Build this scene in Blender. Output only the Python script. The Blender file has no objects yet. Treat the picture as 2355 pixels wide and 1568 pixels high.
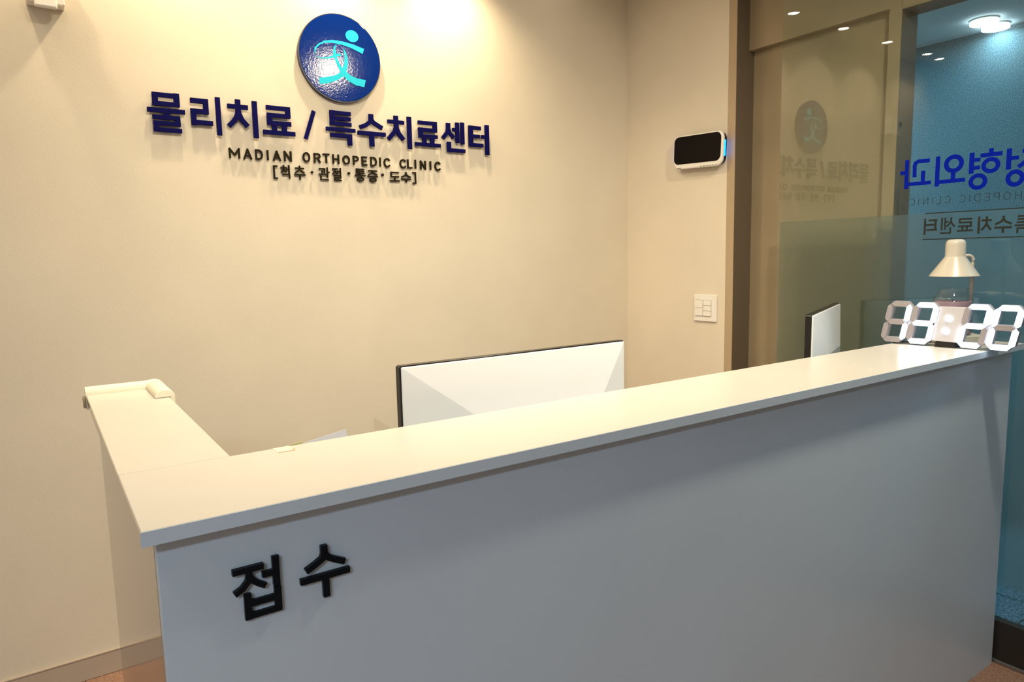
import bpy, bmesh, math, random
from mathutils import Vector, Matrix
random.seed(4)
S = bpy.context.scene
COL = S.collection
PI = math.pi

# ------------------------------------------------------------------ camera
cam_d = bpy.data.cameras.new('camera'); cam = bpy.data.objects.new('camera', cam_d); COL.objects.link(cam)
F_PX, YAW, PIT, ROL = 1596.947, 0.59646070, 0.12254853, -0.02215874
cy, sy, cp, sp = math.cos(YAW), math.sin(YAW), math.cos(PIT), math.sin(PIT)
fwd = Vector((sy*cp, cy*cp, -sp)); rgt = Vector((cy, -sy, 0)); upv = rgt.cross(fwd)
r2 = math.cos(ROL)*rgt + math.sin(ROL)*upv; u2 = -math.sin(ROL)*rgt + math.cos(ROL)*upv
M = Matrix((r2, u2, -fwd)).transposed().to_4x4(); M.translation = (0, 0, 1.41625)
cam.matrix_world = M
cam_d.sensor_fit = 'HORIZONTAL'; cam_d.sensor_width = 36.0; cam_d.lens = F_PX/2355*36
cam_d.clip_start = 0.02; cam_d.clip_end = 60
S.camera = cam

# ------------------------------------------------------------------ view, world
S.view_settings.view_transform = 'Standard'; S.view_settings.look = 'None'
S.view_settings.gamma = 1.0; S.view_settings.use_curve_mapping = False
S.view_settings.exposure = 0.0
S.cycles.use_denoising = True
S.cycles.max_bounces = 10; S.cycles.transparent_max_bounces = 16
S.cycles.sample_clamp_indirect = 6.0
W = bpy.data.worlds.new('world'); S.world = W; W.use_nodes = True
W.node_tree.nodes['Background'].inputs[0].default_value = (0.5, 0.5, 0.55, 1)
W.node_tree.nodes['Background'].inputs[1].default_value = 0.05

# ------------------------------------------------------------------ lights
WARM = (1.0, 0.80, 0.50); COOL = (0.76, 0.88, 1.0)
def lamp(name, kind, loc, energy, col, rot=(0, 0, 0), size=0.05, size_y=None, angle=None, blend=0.5):
    l = bpy.data.lights.new(name, kind); l.energy = energy; l.color = col
    if kind == 'AREA':
        l.size = size
        if size_y: l.shape = 'RECTANGLE'; l.size_y = size_y
        else: l.shape = 'DISK'
    else: l.shadow_soft_size = size
    if kind == 'SPOT': l.spot_size = math.radians(angle); l.spot_blend = blend
    o = bpy.data.objects.new(name, l); COL.objects.link(o); o.location = loc; o.rotation_euler = rot
    return o
ZC = 2.75
SPOTS = [(2.05, 2.50), (1.52, 2.50), (1.0, 2.51), (0.47, 2.52), (-0.065, 2.52), (-0.28, 2.54)]
for (x, y), e in zip(SPOTS[1:], (46, 42, 36, 16, 8)):
    lamp('wall_washer_light', 'SPOT', (x, y, ZC-0.03), e, WARM, (math.radians(-3), 0, 0), 0.02, angle=132, blend=1.0)
MIDS = [(1.77, 0.60), (0.55, 1.05), (-0.65, 0.60)]
for (x, y), e in zip(MIDS, (17, 17, 3)):     # adjustable downlights turned towards the sign wall
    lamp('round_downlight_light', 'AREA', (x, y, ZC-0.05), e, (1.0, 0.88, 0.65), (math.radians(28), 0, math.radians(-30 if x == 0.55 else 0)), 0.14).data.spread = math.radians(125)
lamp('waiting_room_light', 'AREA', (-1.5, -1.2, ZC-0.03), 52, COOL, (0, 0, 0), 1.2, 0.3)
lamp('outside_twin_light', 'AREA', (3.752, 1.549, 2.4385), 0.7, (0.36, 0.80, 1.0), (0, 0, 0), 0.12)
lamp('outside_twin_light', 'AREA', (3.890, 1.555, 2.4385), 0.7, (0.36, 0.80, 1.0), (0, 0, 0), 0.12)
lamp('outside_back_fill', 'AREA', (3.10, 2.25, 2.44), 19, (0.24, 0.72, 1.0), (0, 0, 0), 0.5)  # unseen fill added behind the jamb to brighten the far wall
lamp('outside_front_fill', 'AREA', (3.25, 0.35, 2.44), 11, (0.24, 0.72, 1.0), (0, 0, 0), 0.5)  # second added fill, out of view, for general blue light outside

# ------------------------------------------------------------------ materials
def mat(name, col, rough=0.5, metal=0.0, spec=0.5, noise=0.0, nscale=40, bump=0.0, bscale=200, emit=None, estr=0, coat=0.0, trans=0.0, ior=1.45, col2=None):
    m = bpy.data.materials.new(name); m.use_nodes = True
    nt = m.node_tree; b = nt.nodes['Principled BSDF']
    b.inputs['Base Color'].default_value = (*col, 1); b.inputs['Roughness'].default_value = rough
    b.inputs['Metallic'].default_value = metal; b.inputs['Specular IOR Level'].default_value = spec
    b.inputs['IOR'].default_value = ior; b.inputs['Transmission Weight'].default_value = trans
    b.inputs['Coat Weight'].default_value = coat; b.inputs['Coat Roughness'].default_value = 0.05
    tc = nt.nodes.new('ShaderNodeTexCoord')
    if noise or col2:
        n = nt.nodes.new('ShaderNodeTexNoise'); n.inputs['Scale'].default_value = nscale; n.inputs['Detail'].default_value = 6
        nt.links.new(tc.outputs['Object'], n.inputs['Vector'])
        rp = nt.nodes.new('ShaderNodeValToRGB')
        c2 = col2 if col2 else tuple(c*(1-noise) for c in col)
        rp.color_ramp.elements[0].position = 0.35; rp.color_ramp.elements[1].position = 0.65
        rp.color_ramp.elements[0].color = (*c2, 1); rp.color_ramp.elements[1].color = (*col, 1)
        nt.links.new(n.outputs['Fac'], rp.inputs['Fac']); nt.links.new(rp.outputs['Color'], b.inputs['Base Color'])
    if bump:
        n2 = nt.nodes.new('ShaderNodeTexNoise'); n2.inputs['Scale'].default_value = bscale; n2.inputs['Detail'].default_value = 4
        nt.links.new(tc.outputs['Object'], n2.inputs['Vector'])
        bp = nt.nodes.new('ShaderNodeBump'); bp.inputs['Strength'].default_value = bump; bp.inputs['Distance'].default_value = 0.004
        nt.links.new(n2.outputs['Fac'], bp.inputs['Height']); nt.links.new(bp.outputs['Normal'], b.inputs['Normal'])
    if emit:
        b.inputs['Emission Color'].default_value = (*emit, 1); b.inputs['Emission Strength'].default_value = estr
    return m
M_wall = mat('wallpaper_beige', (0.71, 0.64, 0.535), 0.6, noise=0.05, nscale=3, bump=0.10, bscale=260, spec=0.25)
M_ceil = mat('ceiling_paint', (0.78, 0.74, 0.66), 0.8)
M_tile = mat('floor_tile_granite', (0.40, 0.235, 0.165), 0.35, col2=(0.24, 0.13, 0.085), nscale=130)
M_grout = mat('grout', (0.16, 0.11, 0.08), 0.9)
M_base = mat('baseboard_vinyl', (0.46, 0.38, 0.31), 0.22)
M_trim = mat('frame_trim_taupe', (0.42, 0.32, 0.21), 0.45)
M_trim_shade = mat('frame_trim_shade', (0.12, 0.09, 0.062), 0.5)  # darker copy of the trim: shade on returns and soffit put into the colour
M_panel = mat('outer_panel_beige', (0.30, 0.235, 0.15), 0.5, noise=0.12, nscale=4)
M_top = mat('ledge_laminate_ivory', (0.60, 0.565, 0.52), 0.28, noise=0.03, nscale=6, spec=0.45)
M_body = mat('counter_panel_grey_white', (0.58, 0.69, 0.81), 0.30, noise=0.03, nscale=3, spec=0.5)
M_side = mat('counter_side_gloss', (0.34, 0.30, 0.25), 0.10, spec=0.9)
M_blue = mat('letter_navy', (0.004, 0.004, 0.070), 0.6, spec=0.04)
M_dark = mat('letter_dark_olive', (0.018, 0.015, 0.008), 0.6, spec=0.05)
M_black = mat('letter_black', (0.003, 0.006, 0.010), 0.4, spec=0.2)
M_logo = mat('logo_blue_gloss', (0.0, 0.020, 0.19), 0.085, spec=0.3, bump=0.06, bscale=160)
M_cyan = mat('logo_cyan', (0.02, 0.52, 0.74), 0.5, spec=0.15)
M_rim = mat('logo_rim', (0.008, 0.01, 0.05), 0.25)
M_vblue = mat('vinyl_blue', (0.0, 0.010, 0.33), 0.8, spec=0.1)
M_vblack = mat('vinyl_black', (0.012, 0.016, 0.012), 0.5)
M_white = mat('plastic_white', (0.80, 0.78, 0.75), 0.3)
M_warmwhite = mat('plastic_cream', (0.80, 0.73, 0.60), 0.35)
M_monw = mat('monitor_back_white', (0.88, 0.88, 0.90), 0.3)
M_mong = mat('monitor_vent_grey', (0.50, 0.52, 0.52), 0.4)
M_blk = mat('plastic_black', (0.012, 0.010, 0.009), 0.25)
M_glossblk = mat('screen_black_gloss', (0.005, 0.003, 0.003), 0.06, spec=0.12)
M_foam = mat('guard_foam_cream', (0.84, 0.78, 0.62), 0.5)
M_lampw = mat('lamp_enamel_cream', (0.54, 0.50, 0.43), 0.3)
M_lampg = mat('lamp_base_grey', (0.50, 0.50, 0.46), 0.45)
M_wax = mat('candle_wax_mauve', (0.46, 0.30, 0.38), 0.5)
M_rail = mat('bronze_rail', (0.035, 0.03, 0.026), 0.35, metal=0.3)
M_lip = mat('rail_lip', (0.30, 0.30, 0.30), 0.3, metal=0.8)
M_paper = mat('paper_white', (0.80, 0.80, 0.85), 0.7)
M_ptxt = mat('paper_text_blue', (0.42, 0.50, 0.66), 0.7)
M_note = mat('note_yellow', (0.74, 0.74, 0.36), 0.7)
M_tape = mat('tape_cream', (0.86, 0.76, 0.60), 0.35)
M_stain = mat('tape_edge_brown', (0.62, 0.40, 0.24), 0.6)
M_cseg = mat('clock_segment_off', (0.36, 0.33, 0.36), 0.45)
M_cbody = mat('clock_body_white', (0.60, 0.58, 0.62), 0.35)
M_con = mat('clock_segment_lit', (0.9, 0.95, 1.0), 0.4, emit=(0.70, 0.85, 1.0), estr=6.5)
M_led = mat('led_blue', (0.0, 0.1, 0.9), 0.4, emit=(0.0, 0.18, 1.0), estr=5.0)
M_disc = mat('downlight_diffuser_warm', (1, 1, 1), 0.4, emit=(1.0, 0.93, 0.78), estr=40)
M_disc2 = mat('downlight_diffuser_large', (1, 1, 1), 0.4, emit=(1.0, 0.95, 0.85), estr=14)
M_disc3 = mat('outside_diffuser', (1, 1, 1), 0.4, emit=(0.75, 0.93, 1.0), estr=9)
M_ring = mat('downlight_ring', (0.75, 0.74, 0.70), 0.4)
M_desk = mat('desk_laminate', (0.62, 0.56, 0.48), 0.5)
M_orough = mat('outside_rough_stone', (0.24, 0.29, 0.31), 0.7, col2=(0.09, 0.13, 0.15), nscale=200, bump=0.5, bscale=200)
M_ofloor = mat('outside_granite', (0.34, 0.38, 0.42), 0.5, col2=(0.05, 0.08, 0.11), nscale=110)
M_oceil = mat('outside_ceiling_paint', (0.80, 0.84, 0.86), 0.8)

def mat_glass(name, tint=(0.93, 0.97, 0.96), ior=1.5, rough=0.0):
    m = bpy.data.materials.new(name); m.use_nodes = True; nt = m.node_tree
    nt.nodes.remove(nt.nodes['Principled BSDF']); out = nt.nodes['Material Output']
    t = nt.nodes.new('ShaderNodeBsdfTransparent'); t.inputs[0].default_value = (*tint, 1)
    g = nt.nodes.new('ShaderNodeBsdfGlossy'); g.inputs['Roughness'].default_value = rough
    f = nt.nodes.new('ShaderNodeFresnel'); f.inputs[0].default_value = ior
    geo = nt.nodes.new('ShaderNodeNewGeometry')
    mx = nt.nodes.new('ShaderNodeMixShader'); mul = nt.nodes.new('ShaderNodeMath'); mul.operation = 'MULTIPLY'
    inv = nt.nodes.new('ShaderNodeMath'); inv.operation = 'SUBTRACT'; inv.inputs[0].default_value = 1.0
    nt.links.new(geo.outputs['Backfacing'], inv.inputs[1])
    nt.links.new(f.outputs[0], mul.inputs[0]); nt.links.new(inv.outputs[0], mul.inputs[1])
    nt.links.new(mul.outputs[0], mx.inputs[0]); nt.links.new(t.outputs[0], mx.inputs[1]); nt.links.new(g.outputs[0], mx.inputs[2])
    nt.links.new(mx.outputs[0], out.inputs[0])
    return m
M_glass = mat_glass('clear_glass', ior=1.75, rough=0.012)
M_acryl = mat_glass('clear_acrylic', tint=(0.97, 0.97, 0.95), ior=1.9)
M_jar = mat_glass('jar_glass', tint=(0.965, 0.98, 0.98), ior=1.8)
def mat_film():
    m = bpy.data.materials.new('frosted_film'); m.use_nodes = True; nt = m.node_tree
    nt.nodes.remove(nt.nodes['Principled BSDF']); out = nt.nodes['Material Output']
    t = nt.nodes.new('ShaderNodeBsdfTransparent'); t.inputs[0].default_value = (0.9, 0.95, 0.95, 1)
    rf = nt.nodes.new('ShaderNodeBsdfRefraction'); rf.inputs['Color'].default_value = (0.86, 0.92, 0.92, 1)
    rf.inputs['Roughness'].default_value = 0.40; rf.inputs['IOR'].default_value = 1.12
    tr = nt.nodes.new('ShaderNodeBsdfTranslucent'); tr.inputs[0].default_value = (0.75, 0.80, 0.80, 1)
    df = nt.nodes.new('ShaderNodeBsdfDiffuse'); df.inputs[0].default_value = (0.45, 0.44, 0.38, 1)
    m1 = nt.nodes.new('ShaderNodeMixShader'); m1.inputs[0].default_value = 0.16
    m2 = nt.nodes.new('ShaderNodeMixShader'); m2.inputs[0].default_value = 0.07
    nt.links.new(rf.outputs[0], m1.inputs[1]); nt.links.new(tr.outputs[0], m1.inputs[2])
    nt.links.new(m1.outputs[0], m2.inputs[1]); nt.links.new(df.outputs[0], m2.inputs[2])
    nt.links.new(m2.outputs[0], out.inputs[0])
    return m
M_film = mat_film()

# ------------------------------------------------------------------ mesh helpers
def woff(o):
    v = Vector((0, 0, 0))
    while o: v += o.location; o = o.parent
    return v
class MB:
    def __init__(s): s.v = []; s.f = []
    def add(s, vs, fs):
        k = len(s.v); s.v += [tuple(v) for v in vs]; s.f += [tuple(i+k for i in f) for f in fs]; return s
    def box(s, a, b):
        (x0, y0, z0), (x1, y1, z1) = a, b
        return s.add([(x0,y0,z0),(x1,y0,z0),(x1,y1,z0),(x0,y1,z0),(x0,y0,z1),(x1,y0,z1),(x1,y1,z1),(x0,y1,z1)],
                     [(0,3,2,1),(4,5,6,7),(0,1,5,4),(1,2,6,5),(2,3,7,6),(3,0,4,7)])
    def prism(s, pts, fn, w0, w1):
        n = len(pts); vs = [fn(u, v, w0) for u, v in pts]+[fn(u, v, w1) for u, v in pts]
        fs = [tuple(range(n)), tuple(range(2*n-1, n-1, -1))]+[(i, i+n, (i+1) % n+n, (i+1) % n) for i in range(n)]
        return s.add(vs, fs)
    def ribbon(s, p, th, fn, w0, w1, closed=False):
        n = len(p); L = []; R = []
        for i in range(n):
            if closed: a = p[i-1]; b = p[(i+1) % n]
            else: a = p[max(i-1, 0)]; b = p[min(i+1, n-1)]
            c = p[i]
            d1 = Vector((c[0]-a[0], c[1]-a[1])); d2 = Vector((b[0]-c[0], b[1]-c[1]))
            if d1.length < 1e-9: d1 = d2
            if d2.length < 1e-9: d2 = d1
            d1.normalize(); d2.normalize(); t = (d1+d2)
            t = t.normalized() if t.length > 1e-6 else d1
            k = min(1.8, 1/max(0.4, t.dot(d1))); nx, ny = -t.y*th/2*k, t.x*th/2*k
            L.append((c[0]+nx, c[1]+ny)); R.append((c[0]-nx, c[1]-ny))
        m = n if closed else n-1
        for i in range(m):
            j = (i+1) % n
            q = [L[i], L[j], R[j], R[i]]
            vs = [fn(u, v, w0) for u, v in q]+[fn(u, v, w1) for u, v in q]
            fs = [(0,1,2,3), (7,6,5,4), (0,4,5,1), (2,6,7,3)]
            if not closed and i == 0: fs.append((3,7,4,0))
            if not closed and i == m-1: fs.append((1,5,6,2))
            s.add(vs, fs)
        return s
    def tube(s, path, r, n=12, caps=True):
        P = [Vector(p) for p in path]; k0 = len(s.v); rings = []
        rr = r if isinstance(r, (list, tuple)) else [r]*len(P)
        up = Vector((0, 0, 1))
        for i, p in enumerate(P):
            t = (P[min(i+1, len(P)-1)]-P[max(i-1, 0)]).normalized()
            a = t.cross(up)
            if a.length < 1e-3: a = t.cross(Vector((1, 0, 0)))
            a.normalize(); b = t.cross(a)
            rings.append([p+rr[i]*(math.cos(2*PI*k/n)*a+math.sin(2*PI*k/n)*b) for k in range(n)])
        vs = [v for g in rings for v in g]
        fs = [(i*n+k, i*n+(k+1) % n, (i+1)*n+(k+1) % n, (i+1)*n+k) for i in range(len(P)-1) for k in range(n)]
        if caps: fs += [tuple(range(n-1, -1, -1)), tuple((len(P)-1)*n+k for k in range(n))]
        return s.add(vs, fs)
    def lathe(s, prof, c, n=40):
        vs = []; fs = []
        for (r, z) in prof:
            vs += [(c[0]+r*math.cos(2*PI*k/n), c[1]+r*math.sin(2*PI*k/n), c[2]+z) for k in range(n)]
        for i in range(len(prof)-1):
            fs += [(i*n+k, i*n+(k+1) % n, (i+1)*n+(k+1) % n, (i+1)*n+k) for k in range(n)]
        if prof[0][0] > 1e-6: fs.append(tuple(range(n-1, -1, -1)))
        if prof[-1][0] > 1e-6: fs.append(tuple((len(prof)-1)*n+k for k in range(n)))
        return s.add(vs, fs)
    def build(s, name, m, parent=None, smooth=False, bevel=0, seg=2, fix=True):
        me = bpy.data.meshes.new(name)
        off = woff(parent)
        me.from_pydata([tuple(Vector(v)-off) for v in s.v], [], s.f)
        if fix:
            bm = bmesh.new(); bm.from_mesh(me); bmesh.ops.recalc_face_normals(bm, faces=bm.faces)
            bm.to_mesh(me); bm.free()
        me.materials.append(m)
        if smooth:
            for p in me.polygons: p.use_smooth = True
        o = bpy.data.objects.new(name, me); COL.objects.link(o)
        if parent: o.parent = parent
        if bevel:
            b = o.modifiers.new('bevel', 'BEVEL'); b.width = bevel; b.segments = seg; b.limit_method = 'ANGLE'; b.angle_limit = math.radians(40)
        return o
def smooth_angle(o, deg=35):
    me = o.data
    bm = bmesh.new(); bm.from_mesh(me)
    for e in bm.edges:
        if len(e.link_faces) == 2 and e.calc_face_angle(0) > math.radians(deg): e.smooth = False
    for f in bm.faces: f.smooth = True
    bm.to_mesh(me); bm.free()
def tag(o, label=None, cat=None, group=None, kind=None):
    if label: o['label'] = label
    if cat: o['category'] = cat
    if group: o['group'] = group
    if kind: o['kind'] = kind
    return o
def thing(name, loc, label, cat, group=None):
    o = bpy.data.objects.new(name, None); COL.objects.link(o); o.location = loc; o.empty_display_size = 0.05
    bpy.context.view_layer.update()
    return tag(o, label, cat, group)
def struct(name, loc=(0, 0, 0)):
    o = bpy.data.objects.new(name, None); COL.objects.link(o); o.location = loc; o['kind'] = 'structure'
    bpy.context.view_layer.update(); return o
def rrect(cx, cy, w, h, r, n=6):
    P = []
    for (sx, sy, a0) in ((1, 1, 0), (-1, 1, 90), (-1, -1, 180), (1, -1, 270)):
        for k in range(n+1):
            a = math.radians(a0+90*k/n); P.append((cx+sx*(w/2-r)+r*math.cos(a), cy+sy*(h/2-r)+r*math.sin(a)))
    return P
def circ(cx, cy, rx, ry, n=48): return [(cx+rx*math.cos(2*PI*k/n), cy+ry*math.sin(2*PI*k/n)) for k in range(n)]
# ------------------------------------------------------------------ lettering data (metres on its own wall: across, height)
ROW1 = {"물":[[0.0178,0.3822,1.9884,0.3822,1.9449],[0.0183,0.4485,1.99,0.4485,1.9468],[0.0155,0.3731,1.981,0.4574,1.981],[0.0148,0.3726,1.9527,0.4568,1.9527],[0.0151,0.3558,1.9302,0.4722,1.9302],[0.0181,0.4138,1.9251,0.4138,1.9098],[0.0143,0.3703,1.9073,0.456,1.9073],[0.0167,0.4478,1.9129,0.4478,1.8806],[0.0143,0.3712,1.888,0.4556,1.888],[0.0166,0.3799,1.8941,0.3799,1.8604],[0.0144,0.3707,1.8661,0.4589,1.8661]],"리":[[0.0166,0.492,1.9733,0.5496,1.9733],[0.0173,0.5411,1.9805,0.5411,1.9304],[0.0164,0.4911,1.9377,0.5484,1.9377],[0.017,0.4995,1.9463,0.4995,1.89],[0.016,0.4915,1.9003,0.5612,1.9003],[0.0162,0.5815,1.9918,0.5815,1.8617]],"치":[[0.0174,0.6496,1.9915,0.6496,1.9661],[0.0158,0.6134,1.9661,0.6838,1.9661],[0.0167,0.6494,1.9687,0.648,1.9471,0.6432,1.9305,0.6323,1.9147,0.6144,1.8963],[0.0168,0.6494,1.9687,0.6514,1.942,0.6607,1.9212,0.6799,1.8996],[0.0174,0.7073,1.9913,0.7073,1.8617]],"료":[[0.0155,0.7485,1.9744,0.8349,1.9744],[0.0179,0.827,1.9821,0.827,1.9414],[0.0155,0.7497,1.948,0.8341,1.948],[0.0186,0.7588,1.9553,0.7588,1.9119],[0.0153,0.7507,1.9204,0.8373,1.9204],[0.0176,0.7747,1.9146,0.7747,1.8882],[0.0178,0.8109,1.9135,0.8109,1.8882],[0.0156,0.7332,1.8859,0.8506,1.8859]],"/":[[0.014,0.926,1.9774,0.8892,1.8723]],"특":[[0.0181,0.9976,1.988,0.9976,1.9329],[0.0139,0.9891,1.9799,1.0734,1.9799],[0.0139,0.9889,1.9589,1.072,1.9589],[0.014,0.9878,1.9391,1.0742,1.9391],[0.0143,0.9708,1.9169,1.0894,1.9169],[0.0152,0.9866,1.8946,1.0744,1.8946],[0.018,1.0652,1.9009,1.0652,1.8598]],"수":[[0.0186,1.1578,1.9873,1.1578,1.9618],[0.0161,1.1579,1.9664,1.1506,1.955,1.1332,1.9422,1.1087,1.9332],[0.0163,1.1579,1.9664,1.1675,1.9556,1.184,1.9465,1.2045,1.9364],[0.0157,1.099,1.9119,1.2178,1.9119],[0.0194,1.1578,1.9111,1.1578,1.8624]],"치2":[[0.0184,1.2661,1.991,1.2661,1.965],[0.0149,1.2291,1.9662,1.3019,1.9662],[0.0167,1.2666,1.9682,1.2655,1.9445,1.2583,1.9266,1.2299,1.8956],[0.0168,1.2666,1.9682,1.2689,1.9416,1.2768,1.9218,1.2978,1.8974],[0.0189,1.3252,1.9923,1.3252,1.8632]],"료2":[[0.015,1.3663,1.9741,1.4531,1.9741],[0.019,1.4444,1.9813,1.4444,1.939],[0.0151,1.3662,1.9463,1.4527,1.9463],[0.0192,1.3765,1.9542,1.3765,1.9134],[0.0144,1.367,1.9202,1.4559,1.9202],[0.0179,1.3939,1.9147,1.3939,1.8888],[0.0181,1.43,1.9157,1.43,1.8897],[0.0148,1.349,1.8857,1.4694,1.8857]],"센":[[0.0186,1.509,1.9835,1.509,1.9595],[0.0162,1.5086,1.9644,1.5043,1.9443,1.4814,1.9179],[0.0162,1.5086,1.9644,1.5158,1.9419,1.5358,1.9236],[0.015,1.5293,1.9574,1.5508,1.9574],[0.0178,1.5539,1.9887,1.5539,1.9033],[0.018,1.5786,1.9909,1.5786,1.8993],[0.0187,1.51,1.9058,1.51,1.8627],[0.0152,1.5015,1.871,1.5902,1.871]],"터":[[0.0203,1.6208,1.9821,1.6208,1.8927],[0.0153,1.6109,1.9737,1.6727,1.9737],[0.0146,1.6198,1.9381,1.6666,1.9381],[0.0154,1.6104,1.9007,1.6828,1.9007],[0.0154,1.6749,1.9381,1.7018,1.9381],[0.0197,1.7047,1.9907,1.7047,1.8623]]}
RECEP = {"접":[[0.0081,0.1765,1.0138,0.2164,1.0138],[0.0083,0.1972,1.0126,0.1972,1.0031],[0.0077,0.1972,1.0059,0.1951,0.9968,0.188,0.9893,0.1777,0.9838],[0.0078,0.1972,1.0059,0.2009,0.998,0.2086,0.9914,0.2175,0.9858],[0.0082,0.2138,1.0013,0.2302,1.0013],[0.0091,0.2321,1.0233,0.2321,0.9819],[0.0092,0.1935,0.9807,0.1935,0.9448],[0.0092,0.2327,0.9805,0.2327,0.9464],[0.0088,0.1971,0.9662,0.2317,0.9662],[0.0079,0.1915,0.9491,0.237,0.9491]],"수":[[0.0094,0.2988,1.0206,0.2988,1.0062],[0.0084,0.2989,1.0102,0.2961,1.0018,0.2868,0.9962,0.2719,0.9891],[0.0086,0.2989,1.0102,0.3041,1.0016,0.3144,0.9957,0.3278,0.9894],[0.0088,0.2635,0.9757,0.3346,0.9757],[0.0094,0.2992,0.9731,0.2992,0.9448]]}
GLASSROW = {"과":[[0.0134,1.2187,1.7124,1.2561,1.7133,1.266,1.7086,1.2688,1.6973,1.2675,1.6595],[0.0138,1.239,1.679,1.239,1.6372],[0.0126,1.2117,1.6366,1.2883,1.6366],[0.0136,1.2951,1.7225,1.2951,1.621],[0.0133,1.2954,1.6784,1.3177,1.6784]],"외":[["o",1.1409,1.6917,0.024,0.0232,0.0145],[0.0141,1.1415,1.6665,1.1415,1.6366],[0.0132,1.1033,1.635,1.1868,1.635],[0.0142,1.192,1.722,1.192,1.6205]],"형":[[0.0135,1.0299,1.7274,1.0299,1.7078],[0.0133,0.9977,1.7081,1.0612,1.7081],["o",1.0292,1.6738,0.0207,0.0192,0.0132],[0.015,1.0862,1.7207,1.0862,1.6524],[0.0122,1.0605,1.6957,1.0839,1.6957],[0.0122,1.0603,1.6704,1.0826,1.6704],["o",1.0645,1.6248,0.0212,0.02,0.0134]],"정":[[0.0143,0.9785,1.7199,0.9785,1.654],[0.0122,0.951,1.6889,0.9747,1.6889],["o",0.9582,1.6254,0.0197,0.0202,0.0136],[0.0128,0.8914,1.707,0.9425,1.707],[0.013,0.9189,1.7068,0.92,1.6915,0.9291,1.6766,0.9509,1.6591],[0.0128,0.9189,1.7068,0.915,1.6908,0.9012,1.6754,0.8829,1.6619]]}
ROW2 = [["M",0.6088,1.7852,0.647,1.8221],["A",0.6582,1.7838,0.689,1.8224],["D",0.7004,1.7847,0.7282,1.8223],["I",0.7421,1.7851,0.7483,1.8221],["A",0.7631,1.7841,0.7931,1.8223],["N",0.8045,1.785,0.8335,1.8235],["O",0.8752,1.7861,0.9039,1.8237],["R",0.918,1.7861,0.9448,1.8228],["T",0.9538,1.7872,0.9807,1.8233],["H",0.992,1.7862,1.0193,1.8226],["O",1.0328,1.7858,1.0629,1.8216],["P",1.0753,1.7863,1.1002,1.8215],["E",1.1118,1.7858,1.1354,1.8215],["D",1.1489,1.7847,1.1773,1.8223],["I",1.1876,1.7855,1.1945,1.8215],["C",1.2065,1.783,1.2342,1.821],["C",1.277,1.7834,1.3054,1.821],["L",1.3119,1.784,1.3349,1.8215],["I",1.3459,1.7847,1.3532,1.8221],["N",1.3712,1.7825,1.3984,1.8198],["I",1.4164,1.7833,1.424,1.8195],["C",1.4398,1.7807,1.4678,1.8198]]
ROW3 = [["[",0.7622,1.7187,0.7779,1.7683],["척",0.7889,1.7218,0.8272,1.7718],["추",0.8396,1.7197,0.8825,1.7723],["·",0.9033,1.745,0.9124,1.7538],["관",0.9341,1.7198,0.9783,1.7711],["절",0.9878,1.7204,1.0275,1.7722],["·",1.0512,1.7479,1.0611,1.7571],["통",1.0816,1.7227,1.1259,1.774],["증",1.1348,1.7217,1.1793,1.7714],["·",1.1945,1.7488,1.2049,1.7583],["도",1.2309,1.7281,1.2753,1.7688],["수",1.2817,1.726,1.327,1.7696],["]",1.3342,1.7226,1.3504,1.7714]]
GLASSC = [["C",1.2622,1.561,1.2802,1.5868],["I",1.2487,1.5616,1.2502,1.5851],["N",1.2176,1.5612,1.2343,1.5863],["I",1.2025,1.5621,1.204,1.5861],["L",1.176,1.5606,1.1893,1.5862],["C",1.1454,1.5606,1.1633,1.5859],["C",1.0989,1.5597,1.1162,1.5856],["I",1.085,1.561,1.0864,1.584],["D",1.0545,1.5594,1.0724,1.5851],["E",1.027,1.5591,1.0417,1.5844],["P",0.9985,1.5599,1.0152,1.5844],["O",0.9675,1.5595,0.9862,1.5842],["H",0.9364,1.5587,0.9545,1.5834],["T",0.9069,1.5587,0.925,1.5831],["R",0.8793,1.5588,0.896,1.5829],["O",0.8504,1.5588,0.8687,1.5827]]
GLASSR = [["터",1.1836,1.4551,1.2301,1.513],["센",1.1255,1.4556,1.174,1.5129],["료",1.0703,1.4611,1.121,1.5086],["치",1.0149,1.4539,1.0591,1.5102],["수",0.9575,1.453,1.0085,1.5094],["특",0.9015,1.4508,0.9514,1.5096]]
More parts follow.
